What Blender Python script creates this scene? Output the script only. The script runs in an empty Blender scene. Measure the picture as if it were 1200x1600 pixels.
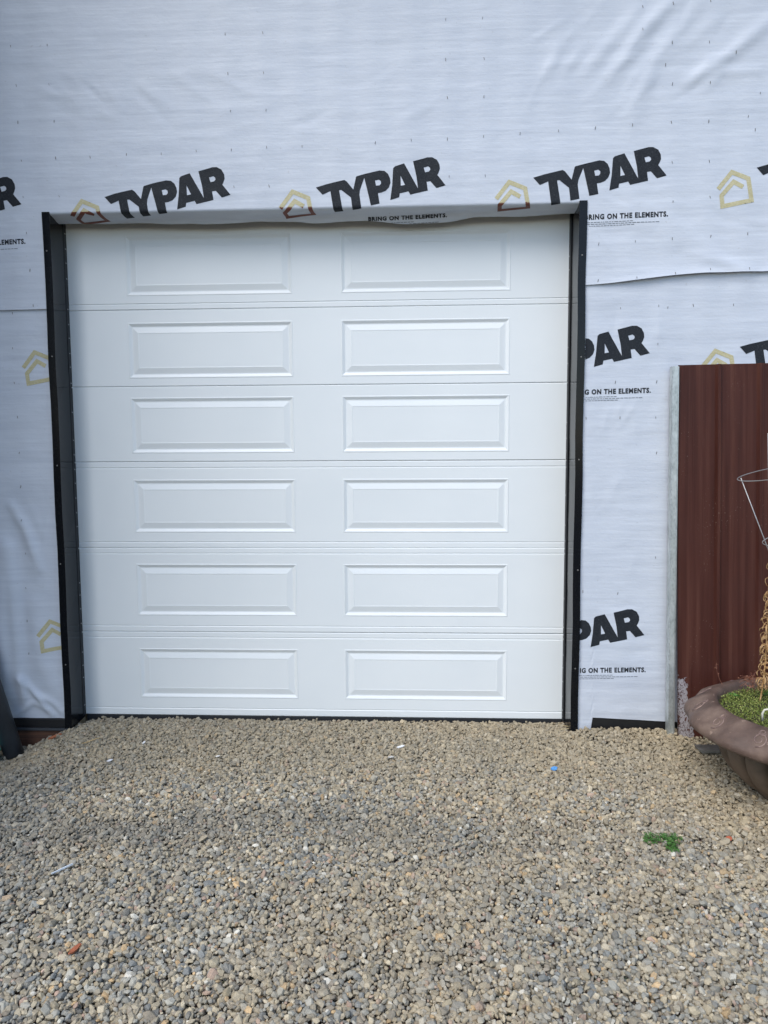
import bpy, bmesh, math, random
import numpy as np
from mathutils import Vector, Matrix
from mathutils.geometry import delaunay_2d_cdt
random.seed(7); rng = np.random.default_rng(11)
sc = bpy.context.scene
COL = sc.collection
R = math.radians

# ------------------------------------------------------------ camera, world, sun, exposure
cam_d = bpy.data.cameras.new('camera'); cam = bpy.data.objects.new('camera', cam_d); COL.objects.link(cam)
cam_d.sensor_fit = 'VERTICAL'; cam_d.sensor_height = 36.0; cam_d.lens = 36.0 * 1135.94366 / 1600.0
cam_d.clip_start = 0.05; cam_d.clip_end = 500
cr = Vector((0.99898918, 0.04459937, -0.00561459)); cu = Vector((0.00174314, 0.08637369, 0.99626128)); cf = Vector((-0.04491758, 0.99526403, -0.08620864))
M = Matrix((cr, cu, -cf)).transposed().to_4x4(); M.translation = Vector((2.10688711, -4.41077880, 1.67038128))
cam.matrix_world = M
sc.camera = cam

w = bpy.data.worlds.new('World'); sc.world = w; w.use_nodes = True
nt = w.node_tree; bg = nt.nodes['Background']
sky = nt.nodes.new('ShaderNodeTexSky'); sky.sky_type = 'NISHITA'; sky.sun_disc = False
SUN = Vector((-0.50, -0.75, 1.05)).normalized()
sky.sun_elevation = math.asin(SUN.z); sky.sun_rotation = math.atan2(SUN.x, SUN.y)
sky.air_density = 1.0; sky.dust_density = 1.0; sky.ozone_density = 1.0
nt.links.new(sky.outputs[0], bg.inputs[0]); bg.inputs[1].default_value = 0.12
sun_d = bpy.data.lights.new('sun', 'SUN'); sun_d.energy = 1.25; sun_d.angle = R(38); sun_d.color = (1.0, 0.965, 0.92)
sun = bpy.data.objects.new('sun', sun_d); COL.objects.link(sun)
sun.rotation_euler = SUN.to_track_quat('Z', 'Y').to_euler()
sc.view_settings.view_transform = 'Standard'; sc.view_settings.look = 'None'
sc.view_settings.exposure = 0.96; sc.view_settings.gamma = 1.0; sc.view_settings.use_curve_mapping = False

# ------------------------------------------------------------ object helpers
def link(o, parent=None):
    COL.objects.link(o)
    if parent is not None: o.parent = parent
    return o
def mesh_obj(name, v, f, mat=None, parent=None, smooth=False, uvs=None):
    me = bpy.data.meshes.new(name); me.from_pydata([tuple(map(float, p)) for p in v], [], [tuple(map(int, q)) for q in f])
    if mat: me.materials.append(mat)
    if smooth: me.shade_smooth()
    me.update()
    return link(bpy.data.objects.new(name, me), parent)
def bm_obj(name, bm, mat=None, parent=None, smooth=False):
    me = bpy.data.meshes.new(name); bm.normal_update(); bm.to_mesh(me); bm.free()
    if mat: me.materials.append(mat)
    if smooth: me.shade_smooth()
    return link(bpy.data.objects.new(name, me), parent)
def tag(o, label=None, cat=None, group=None, kind=None):
    if label: o['label'] = label
    if cat: o['category'] = cat
    if group: o['group'] = group
    if kind: o['kind'] = kind
    return o
def empty(name, loc, label, cat, group=None):
    o = bpy.data.objects.new(name, None); o.location = loc; o.empty_display_size = .1; link(o)
    return tag(o, label, cat, group)
def box_bm(bm, x0, x1, y0, y1, z0, z1, bevel=0.0):
    vs = [bm.verts.new((x, y, z)) for x in (x0, x1) for y in (y0, y1) for z in (z0, z1)]
    F = [(0, 1, 3, 2), (4, 6, 7, 5), (0, 4, 5, 1), (2, 3, 7, 6), (0, 2, 6, 4), (1, 5, 7, 3)]
    fs = [bm.faces.new([vs[i] for i in f]) for f in F]
    if bevel:
        es = list({e for f in fs for e in f.edges})
        bmesh.ops.bevel(bm, geom=es, offset=bevel, segments=2, profile=.5, affect='EDGES')
def tube(pts, rad, n=8, caps=True):
    """sweep a circle along pts; rad scalar or list -> verts, faces"""
    P = [Vector(p) for p in pts]; N = len(P); V = []; F = []
    rad = rad if isinstance(rad, (list, tuple)) else [rad] * N
    up = Vector((0, 0, 1)); prev = None
    for i, p in enumerate(P):
        t = (P[min(i + 1, N - 1)] - P[max(i - 1, 0)]).normalized()
        if prev is None:
            a = t.cross(up) if abs(t.dot(up)) < .9 else t.cross(Vector((1, 0, 0)))
        else: a = prev - t * prev.dot(t)
        a.normalize(); prev = a; b = t.cross(a)
        for k in range(n):
            th = 2 * math.pi * k / n
            V.append(p + (a * math.cos(th) + b * math.sin(th)) * rad[i])
    for i in range(N - 1):
        for k in range(n):
            F.append((i * n + k, i * n + (k + 1) % n, (i + 1) * n + (k + 1) % n, (i + 1) * n + k))
    if caps: F.append(tuple(range(n))[::-1]); F.append(tuple((N - 1) * n + k for k in range(n)))
    return V, F
class MB:
    def __init__(s): s.v = []; s.f = []
    def add(s, vf):
        o = len(s.v); s.v += list(vf[0]); s.f += [tuple(i + o for i in f) for f in vf[1]]
    def obj(s, name, mat=None, parent=None, smooth=False): return mesh_obj(name, s.v, s.f, mat, parent, smooth)
_t = np.array([rng.random((64, 64)) for _ in range(4)])
def vnoise(x, y, k=0):
    x = np.asarray(x, float); y = np.asarray(y, float); T = _t[k % 4]
    xi = np.floor(x).astype(int); yi = np.floor(y).astype(int); fx = x - xi; fy = y - yi
    fx = fx * fx * (3 - 2 * fx); fy = fy * fy * (3 - 2 * fy)
    g = lambda i, j: T[i % 64, j % 64]
    return (g(xi, yi) * (1 - fx) + g(xi + 1, yi) * fx) * (1 - fy) + (g(xi, yi + 1) * (1 - fx) + g(xi + 1, yi + 1) * fx) * fy
def fbm(x, y, k=0): return .55 * vnoise(x, y, k) + .28 * vnoise(x * 2.1 + 7, y * 2.1 + 3, k + 1) + .17 * vnoise(x * 4.3 + 1, y * 4.3 + 9, k + 2)
def sstep(a, b, x): t = np.clip((np.asarray(x, float) - a) / (b - a), 0, 1); return t * t * (3 - 2 * t)

# ------------------------------------------------------------ material helpers
class Mat:
    def __init__(s, name, col=(.5, .5, .5), rough=.6, metal=0.0, spec=.5):
        s.m = bpy.data.materials.new(name); s.m.use_nodes = True; s.nt = s.m.node_tree; s.p = s.nt.nodes['Principled BSDF']
        s.p.inputs['Base Color'].default_value = (*col, 1); s.p.inputs['Roughness'].default_value = rough
        s.p.inputs['Metallic'].default_value = metal; s.p.inputs['Specular IOR Level'].default_value = spec
    def n(s, t, **kw):
        q = s.nt.nodes.new(t)
        for k, v in kw.items():
            if k in q.inputs.keys(): q.inputs[k].default_value = v
            else: setattr(q, k, v)
        return q
    def l(s, a, b): s.nt.links.new(a, b)
    def coords(s, scale=(1, 1, 1), rot=(0, 0, 0)):
        c = s.n('ShaderNodeTexCoord'); m = s.n('ShaderNodeMapping'); m.inputs['Scale'].default_value = scale; m.inputs['Rotation'].default_value = rot
        s.l(c.outputs['Object'], m.inputs[0]); return m.outputs[0]
    def noise(s, scale, detail=4, sc=(1, 1, 1), rough=.55, rot=(0, 0, 0)):
        q = s.n('ShaderNodeTexNoise'); q.inputs['Scale'].default_value = scale; q.inputs['Detail'].default_value = detail; q.inputs['Roughness'].default_value = rough
        s.l(s.coords(sc, rot), q.inputs['Vector']); return q.outputs['Fac']
    def ramp(s, fac, stops):
        q = s.n('ShaderNodeValToRGB'); e = q.color_ramp.elements
        while len(e) < len(stops): e.new(.5)
        for i, (p, c) in enumerate(stops): e[i].position = p; e[i].color = (*c, 1) if len(c) == 3 else c
        s.l(fac, q.inputs[0]); return q.outputs[0]
    def mapr(s, v, a, b, c, d):
        q = s.n('ShaderNodeMapRange'); 
        for i, x in enumerate((a, b, c, d)): q.inputs[1 + i].default_value = x
        s.l(v, q.inputs[0]); return q.outputs[0]
    def mix(s, fac, a, b, mode='MIX'):
        q = s.n('ShaderNodeMix', data_type='RGBA', blend_type=mode)
        for sock, v in ((q.inputs[0], fac), (q.inputs[6], a), (q.inputs[7], b)):
            if isinstance(v, bpy.types.NodeSocket): s.l(v, sock)
            elif isinstance(v, (int, float)): sock.default_value = v
            else: sock.default_value = (*v, 1)
        return q.outputs[2]
    def math(s, op, a, b=0.0):
        q = s.n('ShaderNodeMath', operation=op)
        for sock, v in ((q.inputs[0], a), (q.inputs[1], b)):
            if isinstance(v, bpy.types.NodeSocket): s.l(v, sock)
            else: sock.default_value = v
        return q.outputs[0]
    def base(s, c): s.l(c, s.p.inputs['Base Color']); return s
    def rough(s, c): s.l(c, s.p.inputs['Roughness']); return s
    def bump(s, h, strength=.3, dist=.01, prev=None):
        b = s.n('ShaderNodeBump'); b.inputs['Strength'].default_value = strength; b.inputs['Distance'].default_value = dist
        s.l(h, b.inputs['Height'])
        if prev is not None: s.l(prev, b.inputs['Normal'])
        s.l(b.outputs[0], s.p.inputs['Normal']); return b.outputs[0]

# house wrap: woven translucent-looking sheet with horizontal weave streaks
m_wrap = Mat('wrap_sheet', (.55, .6, .66), .55, spec=.35)
st = m_wrap.noise(1, 5, (2.2, 1, 42)); st2 = m_wrap.noise(1, 3, (9, 1, 260)); cl = m_wrap.noise(1.3, 4)
c = m_wrap.ramp(st, [(.30, (.50, .545, .615)), (.70, (.59, .635, .70))])
c = m_wrap.mix(m_wrap.mapr(st2, .35, .65, 0, .28), c, (.46, .50, .57))
c = m_wrap.mix(m_wrap.mapr(cl, .4, .7, 0, .3), c, (.60, .63, .67))
sp = m_wrap.noise(55, 2, (1, 1, 1)); c = m_wrap.mix(m_wrap.mapr(sp, .70, .76, 0, .35), c, (.36, .37, .38))
m_wrap.base(c)
b1 = m_wrap.bump(m_wrap.noise(1, 4, (5, 1, 60)), .22, .006)
b2 = m_wrap.bump(m_wrap.noise(1, 3, (60, 1, 420)), .25, .0015, b1)
m_wrap.bump(m_wrap.noise(7, 4, (1, 1, 1.3)), .35, .012, b2)

m_ink = Mat('black_print', (.03, .034, .04), .65, spec=.2)
m_ink.base(m_ink.ramp(m_ink.noise(120, 4, (1, 1, 2.5)), [(.35, (.012, .015, .020)), (.62, (.024, .028, .034)), (.78, (.08, .09, .10))]))
m_gold = Mat('gold_print', (.5, .42, .2), .55)
m_gold.base(m_gold.ramp(m_gold.noise(90, 3, (1, 1, 2)), [(.3, (.42, .38, .20)), (.7, (.53, .49, .32))]))
m_gold_shade = Mat('gold_print_shade', (.16, .05, .03), .55)  # same gold ink under the fold, its shaded reddish look put into the colour
m_tiny = Mat('fine_print', (.16, .18, .21), .6)

m_door = Mat('white_door_paint', (.73, .765, .77), .42)
m_door.base(m_door.ramp(m_door.noise(1.6, 3, (1, 1, 1)), [(.3, (.715, .755, .765)), (.7, (.75, .785, .79))]))
m_door.bump(m_door.noise(1, 3, (300, 300, 16)), .22, .0012, m_door.bump(m_door.noise(2.4, 2, (1, 1, 2)), .10, .02))
m_doorback = Mat('door_edge_steel', (.6, .62, .63), .5)

m_trim = Mat('black_trim_paint', (.014, .016, .019), .22, spec=.25)
m_trim.rough(m_trim.mapr(m_trim.noise(3, 4, (1, 1, .3)), .3, .7, .10, .22))
m_trim.base(m_trim.ramp(m_trim.noise(60, 5, (1, 1, .5)), [(.55, (.005, .006, .008)), (.76, (.008, .009, .011)), (.84, (.06, .06, .055))]))
m_trim.bump(m_trim.noise(2.2, 2, (1, 1, .5)), .15, .01)
m_seal = Mat('rubber_seal', (.02, .022, .025), .6)
m_black = Mat('black_membrane', (.008, .008, .009), .55)
m_lip = Mat('grey_flashing', (.05, .055, .06), .4)
m_board = Mat('brown_board', (.1, .05, .03), .8)
m_board.base(m_board.ramp(m_board.noise(3, 6, (1.2, 1, 22)), [(.3, (.055, .028, .018)), (.55, (.11, .05, .028)), (.75, (.17, .075, .04))]))
m_osb = Mat('sheathing_board', (.4, .3, .18), .8)
m_osb.base(m_osb.ramp(m_osb.noise(24, 5), [(.3, (.28, .19, .10)), (.7, (.5, .38, .22))]))
m_roof = Mat('dark_roof', (.06, .06, .065), .6)
m_soffit = Mat('soffit_wood', (.32, .25, .17), .8)
m_staple = Mat('staple_steel', (.17, .165, .155), .5, .5)

# ground
m_soil = Mat('packed_dirt', (.09, .08, .065), .95)
vq = m_soil.n('ShaderNodeTexVoronoi'); vq.inputs['Scale'].default_value = 42; m_soil.l(m_soil.coords(), vq.inputs['Vector'])
cc = m_soil.mix(.55, m_soil.ramp(m_soil.noise(5, 6), [(.3, (.09, .078, .06)), (.7, (.16, .14, .11))]), vq.outputs['Color'], 'MULTIPLY')
m_soil.base(cc); m_soil.bump(vq.outputs['Distance'], .8, .02)

# ------------------------------------------------------------ ground and gravel
def ground_z(x, y):
    x = np.asarray(x, float); y = np.asarray(y, float)
    z = -.125 * (1 - sstep(-.30, .09, x + .18 * (fbm(y * 3, x * 0 + 4) - .5))) * sstep(-1.9, -.45, y)
    z = z + .022 * (fbm(x * 1.6 + 3, y * 1.6 + 8) - .5) * sstep(0, -.5, y)
    z = z + .030 * np.exp(-((y + .24) / .16) ** 2) * sstep(2.9, 3.15, x)
    z = z - .006 - .017 * np.exp(-(y / .13) ** 2) * ((x > 0) & (x < 3.0))
    return z
def sheet_grid(x0, x1, y0, y1, nx, ny, dz):
    X, Y = np.meshgrid(np.linspace(x0, x1, nx), np.linspace(y0, y1, ny)); Z = ground_z(X, Y) + dz
    v = np.stack([X, Y, Z], -1).reshape(-1, 3); f = []
    for j in range(ny - 1):
        for i in range(nx - 1):
            a = j * nx + i; f.append((a, a + 1, a + nx + 1, a + nx))
    return v, f
mb = MB(); xs = np.concatenate([[-80, -30, -10], np.linspace(-4, 8, 61), [14, 35, 90]]); ys = np.concatenate([[-90, -40, -15, -8], np.linspace(-5, .1, 40), [3, 12, 60]])
X, Y = np.meshgrid(xs, ys); Z = ground_z(X, np.minimum(Y, 0)) - .016; nx = len(xs); v = np.stack([X, Y, Z], -1).reshape(-1, 3)
f = [(j * nx + i, j * nx + i + 1, (j + 1) * nx + i + 1, (j + 1) * nx + i) for j in range(len(ys) - 1) for i in range(nx - 1)]
tag(mesh_obj('ground', v, f, m_soil.m, smooth=True), kind='structure')

def ico(sub):
    bm = bmesh.new(); bmesh.ops.create_icosphere(bm, subdivisions=sub, radius=1)
    bm.verts.ensure_lookup_table(); v = np.array([q.co[:] for q in bm.verts]); f = np.array([[q.index for q in g.verts] for g in bm.faces]); bm.free(); return v, f
def stone_templates(n, npt, bev):
    out = []
    for k in range(n):
        p = rng.normal(size=(npt, 3)); p /= np.linalg.norm(p, axis=1)[:, None]
        for _ in range(30):      # push the points apart a little so every stone is chunky
            d = p[:, None] - p[None]; r2 = (d ** 2).sum(-1) + np.eye(npt); p = p + .02 * (d / r2[..., None] ** 1.5).sum(1); p /= np.linalg.norm(p, axis=1)[:, None]
        p = p * rng.uniform(.82, 1.22, (npt, 1)) * np.array([1.22, .95, .74]) * rng.uniform(.88, 1.12, 3)
        bm = bmesh.new()
        for q in p: bm.verts.new(q)
        r = bmesh.ops.convex_hull(bm, input=bm.verts[:]); bmesh.ops.delete(bm, geom=[e for e in r['geom_interior'] if isinstance(e, bmesh.types.BMVert)], context='VERTS')
        bmesh.ops.dissolve_limit(bm, angle_limit=R(14), verts=bm.verts[:], edges=bm.edges[:])
        if bev: bmesh.ops.bevel(bm, geom=bm.edges[:], offset=.06, segments=1, affect='EDGES', clamp_overlap=True)
        bmesh.ops.triangulate(bm, faces=bm.faces[:]); bmesh.ops.recalc_face_normals(bm, faces=bm.faces[:])
        bm.verts.index_update(); out.append((np.array([v.co[:] for v in bm.verts]), np.array([[v.index for v in f.verts] for f in bm.faces]))); bm.free()
    return out
def quat_rot(n, flat=.8):
    """random rotation matrices, mostly lying flat"""
    a = rng.uniform(0, 2 * np.pi, n); t = rng.normal(0, flat, n); b = rng.uniform(0, 2 * np.pi, n)
    def Rz(a): z = np.zeros_like(a); o = z + 1; return np.stack([np.cos(a), -np.sin(a), z, np.sin(a), np.cos(a), z, z, z, o], -1).reshape(-1, 3, 3)
    def Rx(a): z = np.zeros_like(a); o = z + 1; return np.stack([o, z, z, z, np.cos(a), -np.sin(a), z, np.sin(a), np.cos(a)], -1).reshape(-1, 3, 3)
    return Rz(b) @ Rx(t) @ Rz(a)
def gravel(sites, templates):
    k = rng.integers(0, len(templates), len(sites)); VV = []; FF = []; CC = []; o = 0
    for i, (tv, tf) in enumerate(templates):
        st = sites[k == i]; n = len(st)
        if not n: continue
        V = tv[None] * (st[:, 3][:, None, None] * rng.uniform(.85, 1.18, (n, 1, 3)))
        V = np.einsum('nij,nvj->nvi', quat_rot(n), V) + st[:, None, :3]; nv = len(tv)
        VV.append(V.reshape(-1, 3)); FF.append((tf[None] + (np.arange(n) * nv)[:, None, None]).reshape(-1, 3) + o); CC.append(np.repeat(st[:, 4:7], nv, 0)); o += n * nv
    return np.concatenate(VV), np.concatenate(FF), np.concatenate(CC)
def grid_sites(x0, x1, y0, y1, cell, smin, smax, lift):
    nx = int((x1 - x0) / cell); ny = int((y1 - y0) / cell)
    gx, gy = np.meshgrid(np.arange(nx), np.arange(ny)); gx = gx.ravel() + .5 * (gy.ravel() % 2); gy = gy.ravel()
    x = x0 + (gx + rng.uniform(-.42, .42, gx.size)) * cell; y = y0 + (gy + rng.uniform(-.42, .42, gy.size)) * cell
    s = np.clip(np.exp(rng.normal(np.log((smin + smax) / 2), .32, x.size)), smin * .55, smax * 1.6)
    z = ground_z(x, y) + lift + rng.normal(0, .0042, x.size)
    return np.stack([x, y, z, s], 1)
PAL = np.array([(.40, .355, .27), (.47, .42, .33), (.33, .30, .245), (.30, .30, .28), (.225, .24, .25), (.39, .385, .355), (.28, .25, .21), (.20, .20, .195), (.50, .36, .21), (.42, .31, .26), (.66, .65, .61)])
PW = np.array([.18, .15, .15, .13, .10, .13, .08, .05, .025, .022, .014]); PW /= PW.sum()
def colour(s):
    n = len(s); c = PAL[rng.choice(len(PAL), n, p=PW)] * rng.uniform(.86, 1.16, (n, 1))
    x, y = s[:, 0], s[:, 1]
    # dusty beige band by the wall, bluish washed patches further out, tan drifts
    dust = sstep(-1.15, -.45, y + .5 * (fbm(x * 1.3, y * 1.3, 1) - .5)) * .68
    dc = np.array([.335, .295, .225]) * rng.uniform(.85, 1.15, (n, 1)); c = c * (1 - dust[:, None]) + dc * dust[:, None]
    blue = .6 * sstep(.50, .70, fbm(x * 1.1 + 20, y * 2.3 + 5, 2)) * (1 - dust) * .22
    bc = np.array([.25, .256, .252]) * rng.uniform(.6, 1.3, (n, 1)); c = c * (1 - blue[:, None]) + bc * blue[:, None]
    tan = sstep(.55, .72, fbm(x * 1.4 + 3, y * 1.4 + 31, 3)) * .28 + .35 * sstep(3.1, 3.6, x) * sstep(-1.9, -1.3, y)
    tan = np.clip(tan, 0, .65); tc = np.array([.42, .345, .235]) * rng.uniform(.8, 1.15, (n, 1)); c = c * (1 - tan[:, None]) + tc * tan[:, None]
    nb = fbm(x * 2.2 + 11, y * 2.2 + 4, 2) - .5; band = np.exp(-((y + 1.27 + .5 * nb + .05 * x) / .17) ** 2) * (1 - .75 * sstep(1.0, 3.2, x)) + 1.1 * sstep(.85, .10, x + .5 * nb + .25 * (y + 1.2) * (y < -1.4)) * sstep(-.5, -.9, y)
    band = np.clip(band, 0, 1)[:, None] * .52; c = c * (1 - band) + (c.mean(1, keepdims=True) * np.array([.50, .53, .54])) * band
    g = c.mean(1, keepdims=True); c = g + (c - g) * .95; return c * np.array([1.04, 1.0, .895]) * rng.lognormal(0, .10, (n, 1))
def keep(s):
    x, y = s[:, 0], s[:, 1]
    lim = np.where((x > .012) & (x < 3.0), -.022, -.215)
    return s[(y < lim)]
t_near = stone_templates(22, 12, True); t_far = stone_templates(18, 11, False)
near = keep(grid_sites(-.4, 4.3, -2.95, -1.25, .0140, .0064, .0110, .003))
mid = keep(grid_sites(-.9, 4.6, -1.25, 0, .0148, .0074, .0108, .003))
under = keep(grid_sites(-.9, 4.6, -2.95, 0, .0215, .0090, .0120, -.011))
outer = []
for (a, b_, c_, d_) in ((-2.2, -.4, -3.4, -1.25), (-2.2, -.9, -1.25, 0), (4.3, 6.2, -3.4, -1.25), (4.6, 6.2, -1.25, 0), (-.4, 4.3, -3.6, -2.95)):
    outer.append(keep(grid_sites(a, b_, c_, d_, .021, .0125, .0165, .003)))
outer = np.concatenate(outer)
parts = []
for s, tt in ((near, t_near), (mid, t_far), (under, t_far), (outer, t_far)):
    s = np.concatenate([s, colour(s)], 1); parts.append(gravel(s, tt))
vo = 0; VV = []; FF = []; CC = []
for V, F, C in parts: VV.append(V); FF.append(F + vo); CC.append(C); vo += len(V)
VV = np.concatenate(VV); FF = np.concatenate(FF); CC = np.concatenate(CC)
me = bpy.data.meshes.new('gravel'); me.vertices.add(len(VV)); me.vertices.foreach_set('co', VV.astype(np.float32).ravel())
me.loops.add(FF.size); me.loops.foreach_set('vertex_index', FF.astype(np.int32).ravel())
me.polygons.add(len(FF)); me.polygons.foreach_set('loop_start', np.arange(0, FF.size, 3, dtype=np.int32))
me.update(calc_edges=True)
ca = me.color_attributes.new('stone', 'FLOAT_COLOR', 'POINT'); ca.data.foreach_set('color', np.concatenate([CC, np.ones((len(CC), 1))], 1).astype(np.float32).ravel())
m_grav = Mat('crushed_stone', (.3, .3, .3), .85, spec=.3)
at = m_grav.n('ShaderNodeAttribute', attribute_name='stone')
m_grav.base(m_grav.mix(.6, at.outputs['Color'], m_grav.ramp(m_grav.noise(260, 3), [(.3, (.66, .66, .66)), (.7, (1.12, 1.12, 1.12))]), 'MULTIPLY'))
m_grav.bump(m_grav.noise(420, 3), .5, .002)
me.materials.append(m_grav.m); me.shade_flat()
tag(link(bpy.data.objects.new('gravel', me)), kind='stuff', label='grey and tan crushed stone gravel spread in front of the garage door', cat='gravel')

# ------------------------------------------------------------ garage
garage = empty('garage', (1.5, 0, 0), 'unfinished garage clad in pale printed house wrap around a wide white panelled door', 'garage')
garage.location = (0, 0, 0)
WX0, WX1, WH = -2.6, 6.6, 4.95
bm = bmesh.new()
box_bm(bm, WX0, -.012, -.19, .06, -.2, WH); box_bm(bm, 3.02, WX1, -.19, .06, -.2, WH); box_bm(bm, -.012, 3.02, -.19, .06, 3.07, WH)
bm_obj('wall', bm, m_osb.m, garage)
bm = bmesh.new(); box_bm(bm, WX0, WX0 + .12, .062, 6, -.2, WH); box_bm(bm, WX1 - .12, WX1, .062, 6, -.2, WH); box_bm(bm, WX0 + .122, WX1 - .122, 5.88, 6, -.2, WH)
bm_obj('wall', bm, m_osb.m, garage)
bm = bmesh.new(); box_bm(bm, WX0 - .3, WX1 + .3, -.62, 6.3, WH + .02, WH + .14); rf = bm_obj('roof', bm, m_roof.m, garage)
bm = bmesh.new(); box_bm(bm, WX0 - .3, WX1 + .3, -.60, -.22, WH - .02, WH + .012); bm_obj('soffit', bm, m_soffit.m, rf)

# wrinkle field of the wrap (metres out from the wall)
RID = [([(3.448, 4.047), (3.308, 3.883), (3.168, 3.688)], .034, .013), ([(3.305, 4.022), (3.185, 3.887), (3.033, 3.722)], .032, .010),
       ([(3.621, 4.041), (3.394, 3.752), (3.277, 3.465)], .034, .010), ([(3.715, 3.96), (3.556, 3.827)], .03, .006),
       ([(3.999, 3.942), (3.782, 3.771), (3.592, 3.647)], .030, .015), ([(3.0, 3.823), (2.929, 3.725)], .026, .007),
       ([(2.881, 3.846), (2.825, 3.698)], .026, .006), ([(3.948, 3.697), (3.765, 3.692), (3.685, 3.614)], .024, .007),
       ([(3.508, 4.074), (3.349, 3.922)], .028, .007), ([(3.396, 3.682), (3.356, 3.613)], .024, .004),
       ([(3.62, 2.74), (3.95, 2.65)], .022, .008), ([(3.2, 2.95), (3.6, 2.80)], .03, .004),
       ([(3.15, 3.05), (3.5, 2.92), (3.8, 2.7)], .035, .004), ([(.55, 3.72), (.72, 3.60)], .02, .003), ([(.75, 3.76), (.95, 3.63)], .02, .003), ([(.98, 3.76), (1.2, 3.64)], .02, .003),
       ([(.35, 3.72), (.45, 3.6)], .02, .003),
       ([(-.301, 1.343), (-.221, 1.203), (-.153, .968)], .024, .020), ([(-.322, 1.093), (-.314, .778), (-.306, .297)], .030, .026),
       ([(-.36, 1.125), (-.40, .618), (-.39, .199)], .036, .024), ([(-.303, .3), (-.284, .15)], .020, .018), ([(-.19, .75), (-.16, .40), (-.10, .22)], .045, .017),
       ([(-.298, .295), (-.203, .196), (-.11, .067)], .013, .020), ([(-.203, .196), (-.106, .147), (-.04, .078)], .013, .014),
       ([(-.339, .064), (-.226, .146), (-.138, .10)], .012, .012), ([(-.29, .29), (-.27, .18)], .012, .013),
       ([(3.1, .14), (3.5, .12)], .02, .003), ([(3.12, 2.35), (3.2, 2.15)], .03, .003), ([(3.45, 2.3), (3.38, 2.15)], .03, .003)]
_r = random.Random(12)
for (cx, cz, sx, sz, n, ang) in ((3.3, 3.75, .55, .28, 16, 50), (3.5, 2.85, .45, .22, 10, -25), (.3, 3.7, .5, .15, 9, -35), (-.2, .8, .13, .5, 7, 100), (3.3, 1.6, .2, .9, 9, 75), (1.6, 3.6, .9, .3, 8, 10), (3.3, .45, .2, .3, 5, 5)):
    for _ in range(n):
        px, pz = cx + _r.uniform(-sx, sx), cz + _r.uniform(-sz, sz); a_ = R(ang + _r.uniform(-22, 22)); l_ = _r.uniform(.04, .13)
        RID.append(([(px - l_ * math.cos(a_), pz - l_ * math.sin(a_)), (px, pz + _r.uniform(-.01, .01)), (px + l_ * math.cos(a_), pz + l_ * math.sin(a_)),], _r.uniform(.010, .022), _r.uniform(.0012, .0034) * _r.choice((1, 1, -1))))
def wr(x, z):
    x = np.asarray(x, float); z = np.asarray(z, float); h = .0022 * (fbm(x * 7 + 40, z * 9 + 2) - .5) + .005 * (fbm(x * 1.5 + 9, z * 2.2, 1) - .5)
    h = h + .0016 * (vnoise(x * 1.1 + 3, z * 26, 2) - .5)
    h = h + .0035 * (np.sin(x * 2 * np.pi / .41 + 1.3) ** 2 - .5) * (.4 + vnoise(x * .7, z * 1.1, 3))
    for pts, wd, am in RID:
        best = None; L = 0; tot = sum(math.dist(pts[i], pts[i + 1]) for i in range(len(pts) - 1))
        for i in range(len(pts) - 1):
            (ax, az), (bx, bz) = pts[i], pts[i + 1]; dx, dz = bx - ax, bz - az; l2 = dx * dx + dz * dz; l = math.sqrt(l2)
            t = ((x - ax) * dx + (z - az) * dz) / l2; tc = np.clip(t, 0, 1)
            d = np.hypot(x - ax - tc * dx, z - az - tc * dz); s = (L + tc * l) / tot
            a = .9 * am * np.exp(-(d / (wd * 1.3)) ** 2) * (.25 + .75 * np.sin(np.pi * np.clip(.15 + .7 * s, 0, 1)))
            best = a if best is None else (np.maximum(best, a) if am > 0 else np.minimum(best, a)); L += l
        h = h + best
    return h
ZE = 3.037          # front edge of the opening's head
def seam_z(x): x = np.asarray(x, float); return np.where(x < 1.5, 2.486 + .012 * (x + .3), 2.577 + .055 * sstep(3.0, 3.75, x) + .012 * (x - 3.75) * (x > 3.75))
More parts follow.
